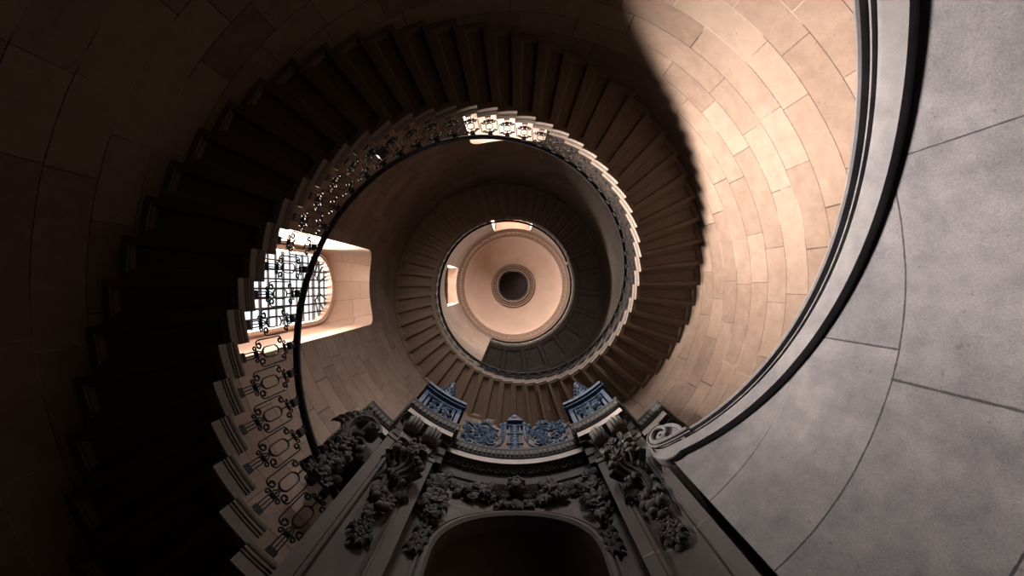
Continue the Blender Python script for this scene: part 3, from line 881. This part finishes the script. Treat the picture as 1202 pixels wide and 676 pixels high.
# ------------------------------------------------------------------ blue ironwork on the cornice
def bars(mb, pts, r, sides=6, closed=False): mb.tube(pts, r, sides, closed)
def pedestal(phc, label):
    e = thing('iron_pedestal', label, 'pedestal', P(2.22, 90 - phc, HC), group='blue iron pedestals on the cornice')
    M4 = lambda x, y, z=0.0: frame(phc + deg(x / 2.12), 2.12 - z, HC + y) @ Vector((0, 0, 0))
    W, Hb = .285, .76
    def build(fn, name, parent=None, smooth=True):
        mb = MB(); fn(mb); o = mb.build(name, M['blue'], None, smooth=smooth, angle=40)
        o.parent = parent or e; bpy.context.view_layer.update(); o.matrix_parent_inverse = (parent or e).matrix_world.inverted(); return o
    def slab(mb, x0, x1, y0, y1, z0, z1, n=8):
        r0 = []
        for i in range(n + 1):
            x = x0 + (x1 - x0) * i / n
            r0.append([M4(x, y0, z1), M4(x, y1, z1), M4(x, y1, z0), M4(x, y0, z0)])
        mb.loft(r0, True, True, True)
    def body(mb):
        for q in (-1, 1):
            slab(mb, q * W - .03, q * W + .03, 0, Hb, -.2, .0, 2)
            slab(mb, q * (W - .075) - .022, q * (W - .075) + .022, .05, Hb, -.16, -.015, 2)
            slab(mb, q * W - .03, q * W + .03, 0, .06, -.2, .02, 2)
        slab(mb, -W, W, 0, .09, -.2, -.005); slab(mb, -W, W, Hb - .07, Hb, -.2, -.005)
    b = build(body, 'post_frame', None, False)
    def panel(mb):
        slab(mb, -W + .1, W - .1, .1, .13, -.05, -.025); slab(mb, -W + .1, W - .1, Hb - .11, Hb - .08, -.05, -.025)
        for q in (-1, 1):
            for cy, sg, r in ((.24, 1, .075), (.41, -1, .075), (.56, 1, .065)):
                pts = [M4(q * (.095 + x), cy + y * 1.15, -.02) for x, y in spiral(0, 0, r, .015, rad(200 if sg > 0 else 160), 1.4 * sg * q, 16)]
                bars(mb, pts, [.022 - .008 * i / 16 for i in range(17)])
            for cy in (.17, .35, .5, .62):
                mb.at(frame(phc + deg(q * .13 / 2.12), 2.13, HC + cy)); leaf(mb, (0, 0, 0), .10, .03, random.uniform(0, 6.3), .3, .5); mb.at(Matrix())
        for cy in (.2, .3, .4, .5, .6):
            mb.ell(M4(0, cy, -.01), (.03, .03, .05), None, 8, 6)
        bars(mb, [M4(0, .1, -.02), M4(0, Hb - .1, -.02)], .014)
    build(panel, 'scroll_panel', b)
    def cap(mb):
        slab(mb, -W - .055, W + .055, Hb, Hb + .05, -.24, .05); slab(mb, -W - .07, W + .07, Hb + .05, Hb + .12, -.26, .085); slab(mb, -W - .07, W + .07, Hb + .12, Hb + .19, -.25, .07)
    c = build(cap, 'cap', None, False)
    def fin(mb):
        y0 = Hb + .19
        for i in range(7):
            x = -.135 + .045 * i
            mb.at(frame(phc + deg(x / 2.12), 2.11, HC + y0)); leaf(mb, (0, 0, .0), .17, .022, PI / 2, .25, .7); mb.at(Matrix())
        for k, (w, yy) in enumerate(((.15, .02), (.12, .22), (.09, .42), (.06, .62))):
            slab(mb, -w, w, y0 + yy, y0 + yy + .05, -.08 - w * .5, -.08 + w * .5, 2)
            n = 5 - k
            for i in range(n):
                x = (-1 + 2 * i / max(1, n - 1)) * w * .8
                mb.at(frame(phc + deg(x / 2.12), 2.15 - w * .4, HC + y0 + yy + .05)); leaf(mb, (0, 0, 0), .12, .02, PI / 2, .15, .5); mb.at(Matrix())
        rows = []
        for r, yy in ((.15, 0), (.11, .25), (.075, .5), (.04, .78), (.028, .98)):
            rows.append([M4(r * cos(2 * PI * q / 8), y0 + yy, -.08 + r * sin(2 * PI * q / 8)) for q in range(8)])
        mb.loft(rows, True, True, True)
        mb.ell(M4(0, y0 + 1.04, -.08), (.05, .05, .07), None, 10, 8)
    build(fin, 'finial', c)
    for q in (-1, 1):
        def knob(mb):
            y0 = Hb + .19; x = q * (W + .01)
            mb.ell(M4(x, y0 + .04, -.05), (.05, .05, .05), None, 8, 6); mb.ell(M4(x, y0 + .12, -.05), (.035, .035, .04), None, 8, 6)
            for i in range(5):
                mb.at(frame(phc + deg((x - .06 + .03 * i) / 2.12), 2.15, HC + y0)); leaf(mb, (0, 0, 0), .12, .02, PI / 2, .2, .6); mb.at(Matrix())
        build(knob, 'corner_knob', c)
    return e
pedestal(-31.2, 'blue iron pedestal with pointed finial on the pier nearer the barred window')
pedestal(31.4, 'blue iron pedestal with pointed finial on the pier beside the grey ramp wall')

cr = thing('iron_cresting', 'blue iron cresting of scrolls round a tall centre shaft above the niche', 'cresting', P(2.3, 90, HC))
def Q(x, y, z=0.0): return frame(deg(.955 * x / 2.33), 2.33 - z, HC + y).translation
def crest_part(fn, name, parent=None, smooth=True):
    mb = MB(); fn(mb); o = mb.build(name, M['blue'], None, smooth=smooth, angle=45); p = parent or cr
    o.parent = p; bpy.context.view_layer.update(); o.matrix_parent_inverse = p.matrix_world.inverted(); return o
def base(mb):
    rows = []
    for i in range(31):
        x = -.83 + 1.66 * i / 30
        rows.append([Q(x, 0, .02), Q(x, .035, .02), Q(x, .035, -.03), Q(x, 0, -.03)])
    mb.loft(rows, True, True, True)
    bars(mb, [Q(-.83 + 1.66 * i / 30, .16) for i in range(31)], .014)
    for i in range(12):
        x = -.76 + 1.52 * i / 11
        bars(mb, [Q(x, .03), Q(x + .03, .1, .02), Q(x, .16)], .012)
crest_part(base, 'base_rail', None, False)
def shaft(mb):
    for x in (-.085, .085): bars(mb, [Q(x, 0), Q(x, 1.16)], .020)
    for y in (.34, .72, 1.06): bars(mb, [Q(-.13, y, .02), Q(.13, y, .02)], .020)
    for y, w in ((1.16, .13), (1.24, .10)):
        mb.loft([[Q(sx * w, yy, sz * .08) for sx, sz in ((-1, -1), (1, -1), (1, 1), (-1, 1))] for yy in (y, y + .06)], True, True, True)
    rows = []
    for r, y in ((.10, 1.3), (.10, 1.36), (.075, 1.46), (.04, 1.54), (0.002, 1.58)):
        rows.append([Q(r * cos(2 * PI * q / 12), y, r * sin(2 * PI * q / 12)) for q in range(12)])
    mb.loft(rows, True)
    for y in [.10 + .105 * i for i in range(10)]:
        mb.ell(Q(0, y, .01), (.05, .03, .05), None, 8, 6)
        for s in (-1, 1): bars(mb, [Q(0, y - .03), Q(s * .05, y + .03, .02), Q(s * .085, y)], .012)
cs = crest_part(shaft, 'centre_shaft')
for s in (-1, 1):
    def wing(mb):
        # ladder of beads curving out at the foot, beside the shaft
        pts = [Q(s * x, y) for x, y in ((.16, 1.08), (.165, .8), (.175, .55), (.22, .35), (.32, .22), (.46, .17))]
        pts2 = [Q(s * x, y) for x, y in ((.22, 1.02), (.225, .78), (.245, .6), (.31, .44), (.40, .34))]
        bars(mb, pts, .022); bars(mb, pts2, .016)
        for i in range(7):
            y = .42 + .095 * i; mb.ell(Q(s * .195, y, .015), (.024, .024, .034), None, 7, 5)
        mb.ell(Q(s * .17, 1.14), (.05, .05, .07), None, 8, 6); mb.ell(Q(s * .24, 1.08), (.035, .035, .06), None, 8, 6)
        for i in range(6):
            mb.at(frame(deg(s * (.26 + .035 * i) / 2.33), 2.32, HC + .60 - .07 * i)); leaf(mb, (0, 0, 0), .18, .04, PI / 2 - s * .5 + random.uniform(-.4, .4), .3, .6); mb.at(Matrix())
    crest_part(wing, 'beaded_bracket', cs)
    def scrolls(mb):
        for cx, cy, r, a0, tr in ((.66, .46, .22, 200, 1.7), (.44, .66, .15, 20, 1.5), (.58, .80, .12, 160, -1.3), (.37, .36, .12, 90, -1.3), (.76, .72, .09, 300, 1.2), (.72, .2, .10, 100, 1.2), (.52, .26, .09, 40, -1.2)):
            sp = spiral(cx, cy, r, .02, rad(a0), tr, 22)
            bars(mb, [Q(s * x, y, .01) for x, y in sp], [.026 - .012 * i / 22 for i in range(23)])
            mb.ell(Q(s * cx, cy, .02), (.035, .035, .045), None, 8, 6)
        top = [(.82, .70), (.80, .92), (.70, .86), (.60, 1.0), (.48, 1.12), (.38, .98), (.28, .86)]
        bars(mb, [Q(s * x, y) for x, y in top], .024)
        end = [(.82, .02), (.82, .35), (.80, .55), (.82, .70)]
        bars(mb, [Q(s * x, y) for x, y in end], .02)
        for i in range(16):
            x, y = random.uniform(.36, .80), random.uniform(.15, .95)
            mb.at(frame(deg(s * .93 * x / 2.33), 2.325, HC + y)); leaf(mb, (0, 0, 0), random.uniform(.10, .18), .035, random.uniform(0, 6.3), .35, .5); mb.at(Matrix())
        for x, y in ((.48, 1.12), (.44, 1.07), (.53, 1.08), (.80, .92), (.66, .92)):
            mb.at(frame(deg(s * .93 * x / 2.33), 2.32, HC + y)); flower(mb, (0, 0, 0), .07, 6); mb.at(Matrix())
    crest_part(scrolls, 'scrollwork')

# ------------------------------------------------------------------ daylight
def area(name, w, D, h, sx, sy, power, col, aim, spread=180, across=0.0):
    l = bpy.data.lights.new(name, 'AREA'); l.shape = 'RECTANGLE'; l.size, l.size_y = sx, sy; l.energy = power; l.color = col; l.spread = rad(spread)
    o = bpy.data.objects.new(name, l); C.objects.link(o)
    o.location = w['u'] * D + w['t'] * across + Vector((0, 0, h + CZ))
    d = (P(*aim) - o.location).normalized()
    o.rotation_euler = d.to_track_quat('-Z', 'Z').to_euler()
    return o
# bright western sky low outside the barred window, and the softer sky at each window
area('daylight_west', WIN[0], 7.0, 8.45, 2.1, 1.7, 4300, (1.0, .835, .715), (RW, -16, 4.95), 72, -.75)
area('skylight_west', WIN[0], 5.1, 7.4, 1.9, 5.4, 180, (1.0, .90, .84), (RW, 0, 7.4), 180)
area('daylight_north', WIN[1], 5.0, 7.9, 1.6, 3.2, 1080, (1.0, .91, .86), (RW, 95, 8.0), 140)
area('daylight_upper_west', WIN[2], 4.8, 22.6, 1.8, 3.8, 5000, (1.0, .86, .76), (RW, 0, 18), 180)
area('daylight_upper_north', WIN[3], 4.8, 22.6, 1.8, 3.8, 3700, (1.0, .86, .76), (RW, 90, 17), 180)

wd = bpy.data.worlds.new('sky'); bpy.context.scene.world = wd; wd.use_nodes = True
bg = wd.node_tree.nodes['Background']; bg.inputs[0].default_value = (.85, .92, 1.0, 1); bg.inputs[1].default_value = 1.5

# ------------------------------------------------------------------ camera: on the floor of the well, looking straight up
cam = bpy.data.cameras.new('camera'); co_ = bpy.data.objects.new('camera', cam); C.objects.link(co_)
cam.sensor_width = 36; cam.lens = 460 / 1202 * 36; cam.clip_start = .02
cam.shift_x = -1 / 1202; cam.shift_y = -2 / 1202
co_.location = (-.03, .041, CZ); co_.rotation_euler = (PI, 0, 0)
S = bpy.context.scene; S.camera = co_
S.view_settings.view_transform = 'Standard'; S.view_settings.look = 'None'; S.view_settings.gamma = 1; S.view_settings.exposure = 0.15
S.view_settings.use_curve_mapping = False
S.cycles.use_denoising = True
S.cycles.max_bounces = 10; S.cycles.diffuse_bounces = 4
